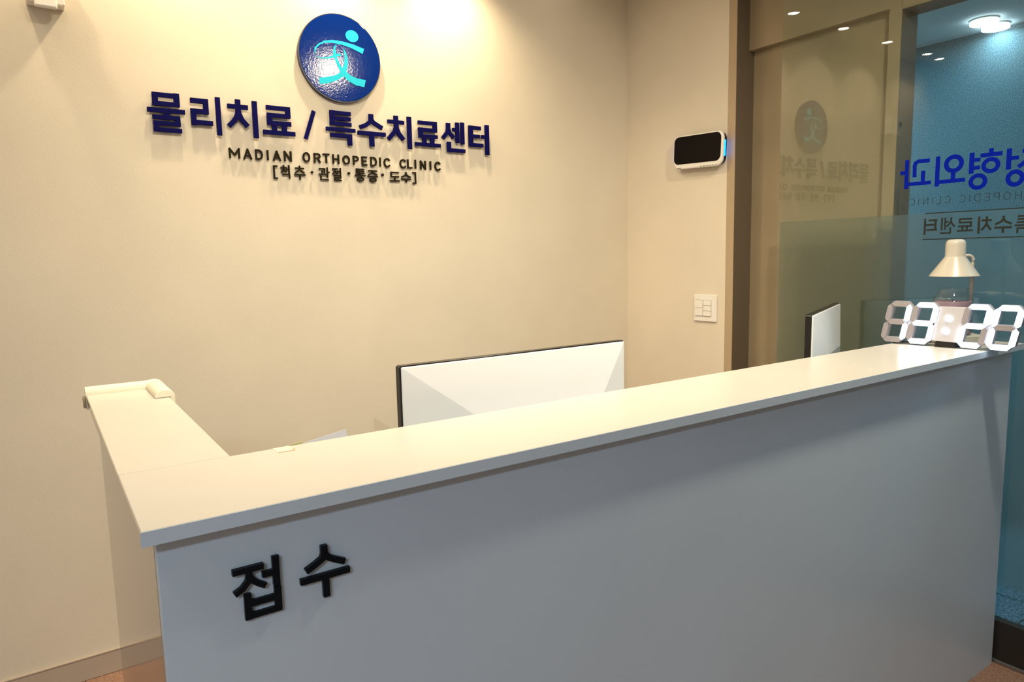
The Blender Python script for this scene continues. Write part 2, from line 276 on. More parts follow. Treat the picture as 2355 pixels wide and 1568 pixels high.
LOGO = [[[1.1386,2.2316],[1.0959,2.2422],[1.0531,2.2471],[1.0108,2.2469],[0.9792,2.2398],[0.9552,2.2255],[0.9395,2.2088],[0.9381,2.1942],[0.9426,2.1828],[0.9421,2.1972],[0.9479,2.21],[0.9629,2.2242],[0.9814,2.2324],[1.0102,2.2359],[1.0471,2.2347],[1.0843,2.2282],[1.1313,2.2124]],[[0.9424,2.1808],[0.955,2.1773],[0.9757,2.1781],[0.9969,2.1841],[1.0131,2.1937],[1.0346,2.201],[1.0471,2.1951],[1.0287,2.1884],[1.0098,2.1815],[0.9859,2.1746],[0.9651,2.1733],[0.9486,2.1764]],[[1.0259,2.234],[1.0147,2.2219],[1.0109,2.2019],[1.0162,2.1782],[1.0255,2.1549],[1.0375,2.1318],[1.0488,2.1183],[1.0669,2.103],[1.0961,2.0902],[1.1318,2.0866],[1.1393,2.1141],[1.1057,2.1164],[1.0788,2.1232],[1.0632,2.1349],[1.0438,2.1498],[1.0315,2.168],[1.0246,2.1867],[1.0221,2.2035],[1.021,2.218]],[[1.0532,2.225],[1.0617,2.209],[1.0687,2.1877],[1.0688,2.1654],[1.0621,2.1398],[1.0488,2.1183],[1.0239,2.1005],[0.9915,2.0868],[0.9511,2.0773],[0.952,2.1017],[0.9822,2.1078],[1.0142,2.1178],[1.0334,2.1288],[1.0449,2.145],[1.0526,2.1633],[1.0558,2.1884],[1.055,2.208]]]

# ------------------------------------------------------------------ room shell
YW, XR, XG = 2.6864, 2.5674, 2.60
XL, YF = -2.4, -3.2
w = struct('wall_back'); MB().box((XL, YW, 0), (XR+0.2, YW+0.12, ZC)).build('wall_surface', M_wall, w)
w['kind'] = 'structure'
w = struct('wall_left'); MB().box((XL-0.12, YF, 0), (XL, YW+0.12, ZC)).build('wall_surface', M_wall, w)
w = struct('wall_front'); MB().box((XL-0.12, YF-0.12, 0), (4.3, YF, ZC)).build('wall_surface', M_wall, w)
w = struct('wall_right')
MB().box((XR, 2.0557, 0), (XR+0.12, YW, ZC)).build('wall_surface', M_wall, w)
# taupe door surround: trim on the wall end, its return, lintel board, sunk board, jamb
fr = struct('door_1')
MB().box((XR-0.001, 2.014, 0), (XR+0.20, 2.0557, ZC)).build('wall_end_trim', M_trim, fr)
MB().box((XR-0.0005, 2.0128, 0), (XR+0.19, 2.0142, ZC)).build('trim_return', M_trim_shade, fr)
MB().box((2.650, 1.3645, 2.2765), (2.76, 2.0128, ZC)).build('lintel_board', M_panel, fr)
MB().box((2.652, -1.6, 2.263), (2.76, 1.364, ZC)).build('lintel_board', M_panel, fr)
MB().box((2.685, 1.408, 0), (2.76, 2.0128, 2.2765)).build('sunk_panel', M_panel, fr)
MB().box((2.650, 1.363, 0), (2.76, 1.408, 2.2768)).build('jamb', M_panel, fr)
MB().box((2.651, 1.3618, 0), (2.7605, 1.3632, 2.263)).build('jamb_return', M_trim_shade, fr)
MB().box((2.652, -1.6, 2.2618), (2.7605, 1.3632, 2.2635)).build('lintel_soffit', M_trim_shade, fr)
w = struct('wall_right_front'); MB().box((XR, YF, 0), (XR+0.19, -1.6, ZC)).build('wall_surface', M_wall, w)

c = struct('ceiling'); MB().box((XL-0.12, YF-0.12, ZC), (2.9, YW+0.12, ZC+0.1)).build('ceiling_surface', M_ceil, c)

# floor of square granite tiles with recessed joints
fl = struct('floor'); MB().box((XL-0.12, YF-0.12, -0.12), (2.72, YW+0.12, -0.003)).build('grout_bed', M_grout, fl)
T_ = 0.40; tile_me = None
for ix in range(-6, 7):
    for iy in range(-8, 7):
        x0, y0 = ix*T_+0.02, iy*T_-0.03
        x1, y1 = x0+T_-0.003, y0+T_-0.003
        cx0, cx1, cy0, cy1 = max(x0, XL), min(x1, 2.60), max(y0, YF), min(y1, YW)
        if cx1-cx0 < 0.01 or cy1-cy0 < 0.01: continue
        full = (cx0, cx1, cy0, cy1) == (x0, x1, y0, y1)
        if full and tile_me:
            o = bpy.data.objects.new('floor_tile', tile_me); COL.objects.link(o); o.parent = fl; o.location = (x0, y0, 0)
        else:
            b = MB().box((cx0, cy0, -0.004), (cx1, cy1, 0.0))
            if full:
                b = MB().box((0, 0, -0.004), (T_-0.003, T_-0.003, 0.0)); o = b.build('floor_tile', M_tile, fl); o.location = (x0, y0, 0); tile_me = o.data
            else: b.build('floor_tile', M_tile, fl)

def baseboard(nm, a, b, top):
    o = struct(nm); MB().box(a, b).build('board', M_base, o, bevel=0.003); MB().box(*top).build('cap_bead', M_base, o, bevel=0.0015)
baseboard('baseboard_back', (XL, YW-0.010, 0), (XR, YW, 0.080), ((XL, YW-0.013, 0.080), (XR, YW, 0.0855)))
baseboard('baseboard_right', (XR-0.010, 2.056, 0), (XR, YW-0.013, 0.080), ((XR-0.013, 2.056, 0.080), (XR, YW-0.013, 0.0855)))

# ------------------------------------------------------------------ glass partition
g = struct('window_1')
MB().box((XG, -1.59, 0.13), (XG+0.010, 1.814, ZC)).build('glass_pane', M_glass, g)
MB().box((XG+0.0115, -1.59, 0.269), (XG+0.0125, 1.8135, 1.5305)).build('frosted_film', M_film, g)
MB().box((XG-0.006, -1.59, 0.0), (XG+0.026, 1.814, 0.1515)).build('bottom_rail', M_rail, g, bevel=0.003)
MB().box((XG-0.013, -1.59, 0.0), (XG-0.006, 1.814, 0.013)).build('rail_lip', M_lip, g, bevel=0.002)

# ------------------------------------------------------------------ room beyond the glass
XO = 3.965
o = struct('wall_outside_far'); MB().box((XO, -2.4, 0), (XO+0.1, 3.4, 2.46)).build('wall_surface', M_orough, o)
o = struct('wall_outside_back'); MB().box((2.76, 3.3, 0), (XO, 3.4, 2.46)).build('wall_surface', M_orough, o)
o = struct('wall_outside_front'); MB().box((2.76, -2.4, 0), (XO, -2.3, 2.46)).build('wall_surface', M_orough, o)
o = struct('ceiling_outside'); MB().box((2.76, -2.4, 2.46), (XO+0.1, 3.4, 2.55)).build('ceiling_surface', M_oceil, o)
o = struct('floor_outside'); MB().box((2.724, -2.4, -0.10), (XO, 3.4, -0.006)).build('grout_bed', M_grout, o)
for ix in range(3):
    for iy in range(14):
        x0 = 2.73+ix*0.41; y0 = -2.3+iy*0.41
        MB().box((x0, y0, -0.006), (min(x0+0.405, XO), min(y0+0.405, 3.3), -0.001)).build('granite_tile', M_ofloor, o)

# ------------------------------------------------------------------ ceiling lights
DL = ['recessed ceiling downlight right of the sign, nearest the corner with the intercom wall',
      'recessed ceiling downlight mirrored highest and leftmost in the glass', 'recessed ceiling downlight above the round blue logo, mirrored second in the glass',
      'recessed ceiling downlight above the first navy letters, mirrored third in the glass', 'recessed ceiling downlight mirrored in the blue glass, upper one of two there',
      'recessed ceiling downlight mirrored lowest and rightmost in the glass']
ML = ['large round ceiling light at the glass end of the counter', 'large round ceiling light over the middle of the counter', 'large round ceiling light left of the counter']
for i, (x, y) in enumerate(SPOTS):
    t = thing('ceiling_downlight', (x, y, ZC), DL[i], 'light', 'downlights along the sign wall')
    MB().lathe([(0.031, 0.0), (0.044, 0.0), (0.044, -0.006), (0.036, -0.008), (0.031, -0.004)], (x, y, ZC), 32).build('trim_ring', M_ring, t)
    MB().lathe([(0.030, -0.001), (0.030, -0.004)], (x, y, ZC), 24).build('diffuser', M_disc, t)
for i, (x, y) in enumerate(MIDS):
    t = thing('round_ceiling_light', (x, y, ZC), ML[i], 'light', 'round ceiling lights over the counter')
    MB().lathe([(0.078, 0.0), (0.095, 0.0), (0.093, -0.010), (0.079, -0.012)], (x, y, ZC), 40).build('trim_ring', M_ring, t)
    MB().lathe([(0.078, -0.001), (0.077, -0.010)], (x, y, ZC), 36).build('diffuser', M_disc2, t)
t = thing('ceiling_panel_light', (-1.5, -1.2, ZC), 'long flat ceiling panel light over the waiting area', 'light')
MB().box((-2.12, -1.36, ZC-0.012), (-0.88, -1.04, ZC)).build('housing', M_ring, t)
MB().box((-2.10, -1.34, ZC-0.015), (-0.90, -1.06, ZC-0.012)).build('diffuser', M_ring, t)
for (x, y, lb) in ((3.752, 1.549, 'left one of the two bright round ceiling lights beyond the glass'), (3.890, 1.555, 'right one of the two bright round ceiling lights beyond the glass')):
    t = thing('outside_ceiling_light', (x, y, 2.46), lb, 'light', 'bright twin lights beyond the glass')
    MB().lathe([(0.0575, 0.0), (0.0600, 0.0), (0.0595, -0.006), (0.0575, -0.008)], (x, y, 2.46), 36).build('trim_ring', M_ring, t)
    MB().lathe([(0.057, -0.002), (0.0568, -0.021)], (x, y, 2.46), 36).build('diffuser', M_disc3, t)

# ------------------------------------------------------------------ reception counter
ZT, TH = 1.1015, 0.0195
XA, XB, YA, YB, YE, XI = 0.0756, 2.592, 0.9010, 1.1735, 1.954, 0.2355
PX, PY = 0.092, 0.925
ct = thing('reception_counter', (1.3, 1.0, 0), 'long grey-white reception counter with plain front panel and left return, black letters on it', 'counter')
MB().box((PX, PY, 0.0), (2.575, PY+0.018, ZT-TH)).build('front_panel', M_body, ct, bevel=0.001)
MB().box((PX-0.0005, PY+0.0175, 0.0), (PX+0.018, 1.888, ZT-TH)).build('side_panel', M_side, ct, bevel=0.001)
MB().box((PX+0.018, 1.870, 0.0), (XI-0.018, 1.888, ZT-TH)).build('end_panel', M_body, ct)
MB().box((XI-0.018, YB-0.016, 0.0), (XI, 1.888, ZT-TH)).build('inner_side_panel', M_body, ct)
MB().box((XI-0.018, YB-0.034, 0.0), (2.575, YB-0.016, ZT-TH)).build('inner_panel', M_body, ct)
MB().box((2.557, PY+0.018, 0.0), (2.575, YB-0.034, ZT-TH)).build('right_end_panel', M_body, ct)
dk = thing('staff_desk', (1.4, 1.45, 0), 'beige laminate staff desk hidden low behind the reception counter', 'desk')
MB().box((XI+0.002, YB-0.014, 0.715), (2.55, 1.78, 0.74)).build('desk_top', M_desk, dk, bevel=0.002)
for x in (0.30, 1.2, 2.50): MB().box((x, YB+0.03, 0.0), (x+0.02, 1.74, 0.715)).build('desk_support', M_desk, dk)

lg = thing('counter_ledge', (1.3, 1.0, ZT-TH), 'ivory laminate ledge on top of the reception counter, L-shaped in two boards', 'countertop')
MB().box((XA, YA, ZT-TH), (XB, YB, ZT)).build('front_board', M_top, lg, bevel=0.0012)
MB().box((XA, YB+0.0008, ZT-TH), (XI, YE, ZT)).build('return_board', M_top, lg, bevel=0.0008)
MB().box((XA-0.001, YA-0.001, ZT-TH), (XB, YA, ZT-0.0008)).build('front_edge_band', M_body, lg)
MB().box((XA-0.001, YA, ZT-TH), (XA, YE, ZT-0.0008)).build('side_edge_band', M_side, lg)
b = MB()
for (px, py, rx, ry) in ((1.832, 1.03, .012, .006), (1.94, 1.0, .006, .012), (1.77, 0.95, .013, .006), (1.66, 1.08, .005, .004), (2.12, 1.06, .012, .012)):
    b.prism(circ(px, py, rx*.5, ry*.4, 10), lambda u, v, q: (u, v, q), ZT, ZT+0.0002)
b.build('scuff_mark', mat('scuff', (0.74, 0.62, 0.48), 0.6), lg)['kind'] = 'stuff'

# white vinyl edge guard along the free end, foam pads on the inner corner
def prof_prism(mb, prof, x0, x1, axis='x'):
    n = len(prof)
    if axis == 'x': vs = [(x0, a, b) for a, b in prof]+[(x1, a, b) for a, b in prof]
    else: vs = [(a, x0, b) for a, b in prof]+[(a, x1, b) for a, b in prof]
    fs = [tuple(range(n)), tuple(range(2*n-1, n-1, -1))]+[(i, i+n, (i+1) % n+n, (i+1) % n) for i in range(n)]
    return mb.add(vs, fs)
eg = thing('edge_guard', (0.15, 1.97, ZT), 'straight cream plastic edge strip capping the far end of the counter return', 'edge strip')
pf = [(1.9545, 1.066)]+[(1.9545, 1.1035)]+[(1.9545+0.0, 1.1075)]+[(1.972+0.0165*math.cos(a), 1.1035+0.0165*math.sin(a)) for a in [PI*(1-k/8) for k in range(9)]]+[(1.9885, 1.066)]
pf = [(1.955, 1.066), (1.955, 1.104)]+[(1.9715+0.0165*math.cos(PI*(1-k/8)), 1.104+0.0165*math.sin(PI*(1-k/8))) for k in range(1, 9)]+[(1.988, 1.066)]
o = prof_prism(MB(), pf, XA-0.002, 0.2275).build('strip', M_foam, eg); smooth_angle(o)
MB().box((XA-0.008, 1.957, 1.070), (XA-0.0022, 1.986, 1.096)).build('end_clip', M_trim, eg, bevel=0.001)
cg = thing('corner_guard', (0.236, 1.86, ZT), 'rounded cream foam corner cushion in two pads at far inner corner of the counter', 'corner cushion')
def pad(y0, y1):
    outer = [(0.204, 1.1018)]
    for k in range(0, 13):
        a = PI*(1-k/12*1.0); outer.append((0.2260+0.0215*math.cos(a), 1.104+0.0165*math.sin(a)))
    outer += [(0.2475, 1.076), (0.2450, 1.070), (0.2400, 1.070), (0.2370, 1.074), (0.2370, 1.1018)]
    o = prof_prism(MB(), outer, y0, y1, 'y').build('foam_pad', M_foam, cg); smooth_angle(o, 50)
    bv = o.modifiers.new('bevel', 'BEVEL'); bv.width = 0.003; bv.segments = 2; bv.limit_method = 'ANGLE'; bv.angle_limit = math.radians(60)
pad(1.795, 1.878); pad(1.8795, 1.990)

# black 접수 letters standing proud of the front panel
wallmap = lambda y0: (lambda u, v, q: (u, y0+q, v))
def letter(st, name, fn, depth, m, parent, bevel=0.0):
    b = MB()
    for k, s_ in enumerate(st):
        e = min(0.00012, depth*0.05)*k      # strokes overlap at slightly different levels
        if s_[0] == 'o': b.ribbon(circ(s_[1], s_[2], s_[3], s_[4]), s_[5], fn, e, depth-e, closed=True)
        else: b.ribbon([(s_[i], s_[i+1]) for i in range(1, len(s_), 2)], s_[0], fn, e, depth-e)
    return b.build(name, m, parent, bevel=bevel)
rl = thing('reception_lettering', (0.25, 0.92, 0.98), 'two black raised Korean letters 접수 on the counter front', 'sign')
for ch, st in RECEP.items(): letter(st, 'letter', wallmap(0.9170), 0.0080, M_black, rl, bevel=0.0006)

# ------------------------------------------------------------------ wall sign
lg_c, lg_r = (1.0418, 2.1838), 0.1635
ls = thing('round_logo_sign', (lg_c[0], YW, lg_c[1]), 'round glossy blue wall logo disc with a cyan running figure', 'sign')
fy = wallmap(YW-0.022)
o = MB().prism(circ(*lg_c, lg_r, lg_r, 96), fy, 0.002, 0.022).build('disc_rim', M_rim, ls); smooth_angle(o)
o = MB().prism(circ(*lg_c, lg_r-0.0035, lg_r-0.0035, 96), fy, -0.0005, 0.002).build('disc_face', M_logo, ls, bevel=0.001)
b = MB()
for P in LOGO: b.prism([tuple(p) for p in P], fy, {17: -0.0010, 12: -0.00095, 19: -0.0011}[len(P)] if P is not LOGO[3] else -0.00105, -0.0004)
b.prism(circ(1.0909, 2.2728, 0.0262, 0.0218, 32), fy, -0.0010, -0.0004)
b.build('runner_figure', M_cyan, ls)

s1 = thing('korean_title_lettering', (1.0, YW, 1.92), 'large navy raised Korean lettering 물리치료 / 특수치료센터 on the beige wall', 'sign')
for k, st in ROW1.items():
    letter(st, 'slash' if k == '/' else 'letter', wallmap(YW-0.018), 0.010, M_blue, s1)

GL = {
 'M': ['0 0 0 1 .5 .3 1 1 1 0'], 'A': ['0 0 .5 1 1 0', '.2 .32 .8 .32'], 'D': ['0 0 0 1 .5 1 .85 .85 1 .5 .85 .15 .5 0 0 0'],
 'I': ['.5 0 .5 1'], 'N': ['0 0 0 1 1 0 1 1'], 'O': ['o .5 .5 .5 .5'], 'R': ['0 0 0 1 .6 1 .92 .9 1 .73 .92 .56 .6 .46 0 .46', '.55 .46 1 0'],
 'T': ['0 1 1 1', '.5 1 .5 0'], 'H': ['0 0 0 1', '1 0 1 1', '0 .5 1 .5'], 'P': ['0 0 0 1 .6 1 .92 .9 1 .73 .92 .56 .6 .44 0 .44'],
 'E': ['1 1 0 1 0 0 1 0', '0 .5 .85 .5'], 'L': ['0 1 0 0 1 0'], 'C': ['1 .84 .8 .97 .5 1 .18 .88 .02 .6 .02 .4 .18 .12 .5 0 .8 .03 1 .16'],
 '[': ['1 1 0 1 0 0 1 0'], ']': ['0 1 1 1 1 0 0 0'],
 '척': ['.28 1 .28 .86', '.02 .83 .56 .83', '.3 .83 .27 .66 .03 .48', '.29 .7 .55 .5', '.62 .7 .88 .7', '.88 1 .88 .40', '.18 .29 .9 .29 .9 0'],
 '추': ['.5 1 .5 .86', '.12 .84 .88 .84', '.5 .84 .42 .68 .08 .5', '.5 .72 .6 .64 .92 .5', '0 .34 1 .34', '.5 .34 .5 0'],
 '관': ['.05 .92 .55 .92 .52 .6', '.3 .74 .3 .48', '0 .47 .68 .47', '.82 1 .82 .25', '.82 .66 1 .66', '.15 .34 .15 .04 .88 .04'],
 '절': ['.03 .94 .56 .94', '.3 .94 .27 .74 .02 .54', '.3 .77 .55 .57', '.62 .76 .9 .76', '.9 1 .9 .52', '.18 .42 .9 .42 .9 .22 .2 .22 .2 .02 .95 .02'],
 '통': ['.12 .98 .88 .98', '.12 .82 .86 .82', '.12 1 .12 .65', '.12 .66 .9 .66', '.5 .66 .5 .48', '0 .46 1 .46', 'o .5 .15 .33 .14'],
 '증': ['.1 .96 .9 .96', '.5 .96 .4 .78 .08 .62', '.5 .82 .6 .74 .92 .62', '0 .46 1 .46', 'o .5 .15 .33 .14'],
 '도': ['.92 .97 .1 .97 .1 .5 .92 .5', '.5 .5 .5 .05', '0 .03 1 .03'],
 '수': ['.5 1 .5 .86 .36 .68 .03 .54', '.5 .86 .64 .68 .97 .54', '0 .30 1 .30', '.5 .30 .5 0'],
 '터': ['.06 .94 .06 .27', '.0 .92 .58 .92', '.06 .62 .54 .62', '.0 .28 .70 .28', '.68 .61 .93 .61', '.94 1 .94 0'],
 '센': ['.27 1 .27 .82 .2 .65 .02 .47', '.27 .8 .35 .65 .55 .48', '.5 .76 .68 .76', '.70 1 .70 .30', '.95 1 .95 .26', '.30 .34 .30 .03 1 .03'],
 '료': ['.08 .97 .88 .97 .88 .70 .1 .70 .1 .40 .92 .40', '.36 .4 .36 .05', '.66 .4 .66 .05', '0 .04 1 .04'],
 '치': ['.35 1 .35 .82', '.02 .80 .68 .80', '.35 .8 .33 .55 .03 .2', '.35 .62 .42 .45 .68 .2', '.95 1 .95 0'],
 '특': ['.1 .97 .85 .97', '.1 .79 .84 .79', '.12 1 .12 .60', '.1 .61 .88 .61', '0 .42 1 .42', '.12 .25 .86 .25 .86 0'],
}
def glyph(ch, box, th, name, fn, depth, m, parent):
    u0, v0, u1, v1 = box; h = th/2
    b = MB(); lv = [0]
    def ez():
        lv[0] += 1; return min(0.00010, depth*0.04)*lv[0]
    if ch == '·':
        r = max(u1-u0, v1-v0)/2
        return MB().prism(circ((u0+u1)/2, (v0+v1)/2, r, r, 20), fn, 0, depth).build('dot', m, parent)
    X = lambda x: u0+h+x*(u1-u0-2*h)
    Y = lambda y: v0+h+y*(v1-v0-2*h)
    if ch == 'I': X = lambda x: (u0+u1)/2
    for st in GL[ch]:
        if st[0] == 'o':
            a = [float(q) for q in st[2:].split()]
            b.ribbon(circ(X(a[0]), Y(a[1]), a[2]*(u1-u0-2*h), a[3]*(v1-v0-2*h), 32), th, fn, ez(), depth, closed=True); continue
        a = [float(q) for q in st.split()]
        pts = [(X(a[i]), Y(a[i+1])) for i in range(0, len(a), 2)]
        # stretch straight ends by half a stroke so corners and ends fill the letter's box; sharp turns become separate strokes
        seg = [[pts[0]]]
        for i in range(1, len(pts)):
            seg[-1].append(pts[i])
            if i < len(pts)-1:
                d1 = Vector(pts[i])-Vector(pts[i-1]); d2 = Vector(pts[i+1])-Vector(pts[i])
                if d1.length > 0 and d2.length > 0 and d1.angle(d2) > math.radians(50): seg.append([pts[i]])
        for g_ in seg:
            a0 = Vector(g_[0]); a1 = Vector(g_[1]); z1 = Vector(g_[-1]); z0 = Vector(g_[-2])
            g_[0] = tuple(a0-(a1-a0).normalized()*h*0.9); g_[-1] = tuple(z1+(z1-z0).normalized()*h*0.9)
            b.ribbon(g_, th, fn, ez(), depth)
    return b.build(name, m, parent)
s2 = thing('english_name_lettering', (1.05, YW, 1.80), 'small dark raised letters MADIAN ORTHOPEDIC CLINIC under the navy Korean line', 'sign')
for r in ROW2: glyph(r[0], r[1:], 0.0062, 'letter', wallmap(YW-0.012), 0.007, M_dark, s2)
s3 = thing('korean_service_lettering', (1.05, YW, 1.745), 'small dark raised Korean letters in square brackets, lowest line of the wall sign', 'sign')
for r in ROW3: glyph(r[0], r[1:], 0.0054 if r[0] not in '통증절관' else 0.0048, 'bracket' if r[0] in '[]' else 'letter', wallmap(YW-0.012), 0.007, M_dark, s3)

# vinyl lettering on the glass, readable from the far side
gm = lambda u, v, q: (XG-0.0006+q, u, v)
v1 = thing('blue_window_lettering', (XG, 1.05, 1.67), 'big blue Korean vinyl letters on the glass, seen mirrored from inside', 'lettering')
for k, st in GLASSROW.items(): letter(st, 'letter', gm, 0.0004, M_vblue, v1)
v2 = thing('english_window_lettering', (XG, 1.05, 1.57), 'thin black vinyl letters ORTHOPEDIC CLINIC on the glass, seen mirrored', 'lettering')
for r in GLASSC: glyph(r[0], r[1:], 0.0016, 'letter', gm, 0.0004, M_vblack, v2)
v3 = thing('korean_window_lettering', (XG, 1.05, 1.48), 'black Korean vinyl letters between two ruled lines on the frosted glass, seen mirrored', 'lettering')
for r in GLASSR: glyph(r[0], r[1:], 0.0068 if r[0] in '수치터' else 0.0058, 'letter', gm, 0.0004, M_vblack, v3)
for z, y1 in ((1.5300, 1.2262), (1.4400, 1.2305)):
    MB().ribbon([(0.62, z), (y1, z)], 0.0034, gm, 0, 0.0004).build('ruled_line', M_vblack, v3)

# ------------------------------------------------------------------ things on the walls
it = thing('wall_intercom', (XR, 2.19, 1.87), 'white-rimmed wall panel with glossy black screen and blue light strip on its side', 'intercom')
ic = (2.190, 1.872); rot = math.radians(-2.1)
def im(u, v, q):  # u across (towards camera positive), v up, q distance out of wall
    return (XR-q, ic[0]-(u*math.cos(rot)+v*math.sin(rot)*-1), ic[1]+(u*math.sin(rot)+v*math.cos(rot)))
def pr(mb, w_, h_, r_, q0, q1, dv=0, du=0): return mb.prism(rrect(du, dv, w_, h_, r_, 8), im, q0, q1)
o = pr(MB(), 0.262, 0.140, 0.030, 0.0, 0.026).build('back_housing', M_blk, it, bevel=0.002); smooth_angle(o)
o = pr(MB(), 0.282, 0.152, 0.034, 0.026, 0.040, -0.002).build('white_rim', M_white, it, bevel=0.005, seg=3); smooth_angle(o)
o = pr(MB(), 0.270, 0.124, 0.026, 0.0395, 0.0415, 0.006, -0.004).build('screen', M_glossblk, it, bevel=0.0007); smooth_angle(o)
b = MB()
for k in range(6): b.prism([(0.02+k*0.017, -0.0735), (0.028+k*0.017, -0.0735), (0.028+k*0.017, -0.0715), (0.02+k*0.017, -0.0715)], im, 0.0390, 0.0408)
b.build('button_mark', M_vblack, it)['kind'] = 'stuff'
MB().prism([(-0.118, -0.0755), (-0.094, -0.0755), (-0.094, -0.0705), (-0.118, -0.0705)], im, 0.0390, 0.0408).build('name_mark', mat('grey_print', (0.25, 0.25, 0.27), 0.5), it)
o = MB().prism(rrect(0.1375, -0.002, 0.010, 0.070, 0.004, 4), im, 0.021, 0.0285).build('light_strip', M_led, it)
o = MB().prism(rrect(-0.1375, -0.002, 0.010, 0.070, 0.004, 4), im, 0.021, 0.0285).build('light_strip', M_led, it)

sw = thing('light_switch', (XR, 2.165, 1.153), 'square white wall switch plate with five rockers below the intercom', 'switch')
sm = lambda u, v, q: (XR-q, 2.165-u, 1.153+v)
MB().prism(rrect(0, 0, 0.131, 0.124, 0.004), sm, 0, 0.008).build('plate', M_white, sw, bevel=0.002)
MB().prism(rrect(-0.0085, 0.0, 0.094, 0.076, 0.002), sm, 0.008, 0.0086).build('recess', mat('switch_gap_grey', (0.22, 0.20, 0.17), 0.6), sw)
for (u, v, w_, h_) in ((-0.0325, 0.0185, 0.045, 0.0355), (-0.0325, -0.0185, 0.045, 0.0355), (0.0155, 0.025, 0.044, 0.0235), (0.0155, 0.0, 0.044, 0.0235), (0.0155, -0.025, 0.044, 0.0235)):
    MB().prism(rrect(u, v, w_, h_, 0.001, 2), sm, 0.008, 0.0125).build('rocker', M_white, sw, bevel=0.001)

sb = thing('wall_sensor', (0.10, YW, 2.25), 'small white wall-mounted device at the top left corner of the photo', 'sensor')
MB().box((0.046, YW-0.052, 2.212), (0.146, YW, 2.33)).build('back_box', M_white, sb, bevel=0.003)
MB().add([(0.0675, YW-0.088, 2.190), (0.124, YW-0.088, 2.190), (0.126, YW-0.05, 2.196), (0.066, YW-0.05, 2.196),
          (0.0675, YW-0.080, 2.31), (0.124, YW-0.080, 2.31), (0.126, YW-0.05, 2.31), (0.066, YW-0.05, 2.31)],
         [(0,3,2,1),(4,5,6,7),(0,1,5,4),(1,2,6,5),(2,3,7,6),(3,0,4,7)]).build('front_body', M_white, sb, bevel=0.005, seg=3)
MB().tube([(0.097, YW-0.088, 2.268), (0.097, YW-0.080, 2.268)], 0.018, 20).build('lens', M_blk, sb)

# ------------------------------------------------------------------ monitors behind the ledge
def monitor(nm, label, A, B, ztop, h, thick, out, pl0, pl1, depth=0.045):
    """A,B: ends of the top edge (back-cover face); out: horizontal unit vector the back cover faces"""
    A = Vector((*A, 0)); B = Vector((*B, 0)); e = (B-A); L = e.length; e.normalize(); n = Vector((*out, 0)).normalized()
    mid = (A+B)/2 - n*0.02
    t = thing(nm, (mid.x, mid.y, 0.74), label, 'monitor')
    f = lambda u, v, q: tuple(A+e*u+n*q+Vector((0, 0, ztop-v)))
    o = MB().prism(rrect(L/2, h/2, L, h, 0.006), f, -0.020, -0.0015).build('screen_body', M_blk, t, bevel=0.001); smooth_angle(o)
    # faceted white back cover
    a = 0.003; O = [(a, a), (L-a, a), (L-a, h-a), (a, h-a)]; I = [(L*pl0, h*0.42), (L*pl1, h*0.42), (L*pl1, h*0.88), (L*pl0, h*0.88)]
    vs = [f(u, v, -0.0015) for u, v in O]+[f(u, v, 0.003) for u, v in O]+[f(u, v, depth) for u, v in I]
    fs = [(0,1,2,3)]+[(i, (i+1) % 4, (i+1) % 4+4, i+4) for i in range(4)]+[(i+4, (i+1) % 4+4, (i+1) % 4+8, i+8) for i in range(4)]+[(8,9,10,11)]
    MB().add(vs, fs).build('back_cover', M_monw, t, bevel=0.003)
    MB().prism([(L*pl0+.008, h*0.43), (L*pl1-.008, h*0.43), (L*pl1-.008, h*0.86), (L*pl0+.008, h*0.86)], f, depth, depth+0.002).build('vent_panel', M_mong, t, bevel=0.001)
    arm = f(L/2, h*0.6, depth+0.02)
    MB().prism([(L/2-0.03, h*0.55), (L/2+0.03, h*0.55), (L/2+0.03, ztop-0.745), (L/2-0.03, ztop-0.745)], f, depth+0.0021, depth+0.020).build('stand_arm', M_monw, t, bevel=0.003)
    c0 = A+e*L/2+n*0.03
    b = MB(); f2 = lambda u, v, q: tuple(Vector((c0.x, c0.y, 0.74))+e*u+n*v+Vector((0, 0, q)))
    b.prism(rrect(0, 0, 0.22, 0.15, 0.02), f2, 0.0, 0.010); b.build('stand_base', M_monw, t, bevel=0.002)
    return t
monitor('desk_monitor', 'wide white-backed monitor with black edge, seen from behind at the middle of the counter', (0.6125, 1.325), (1.254, 1.325), 1.1905, 0.385, 0.02, (0, -1), 0.34, 0.82, 0.026)
dA, dB = Vector((2.0, 1.236)), Vector((2.515, 1.449)); dd = (dB-dA).normalized()
monitor('desk_monitor', 'white-backed monitor turned nearly edge-on, at the right behind the ledge before the glass', tuple(dA+Vector((0, .03))), tuple(dB+Vector((0, .03))), 1.210, 0.34, 0.02, (dd.y, -dd.x), 0.32, 0.80, 0.022)

# ------------------------------------------------------------------ papers at the inner edge
pp = thing('paper_sheet', (0.35, 1.20, 0.745), 'white paper sheet with faint blue upside-down numbers poking above the inner ledge edge', 'paper')
pc = Vector((0.4485, 1.215, 1.104)); th_ = math.radians(8.8)
pu = Vector((-math.cos(th_), 0, -math.sin(th_))); pdn = Vector((math.sin(th_)*1.0, -0.09, -math.cos(th_))).normalized()
pn = pu.cross(pdn).normalized()
pm = lambda u, v, q: tuple(pc+pu*u+pdn*v+pn*q)
MB().prism([(0, 0), (0.20, 0), (0.20, 0.328), (0, 0.328)], pm, 0, 0.0006).build('sheet', M_paper, pp)
MB().box((0.27, 1.2215, 0.7405), (0.46, 1.2245, 1.03)).build('holder_back', M_acryl, pp)
MB().box((0.27, 1.17, 0.7400), (0.46, 1.2245, 0.7425)).build('holder_foot', M_acryl, pp)
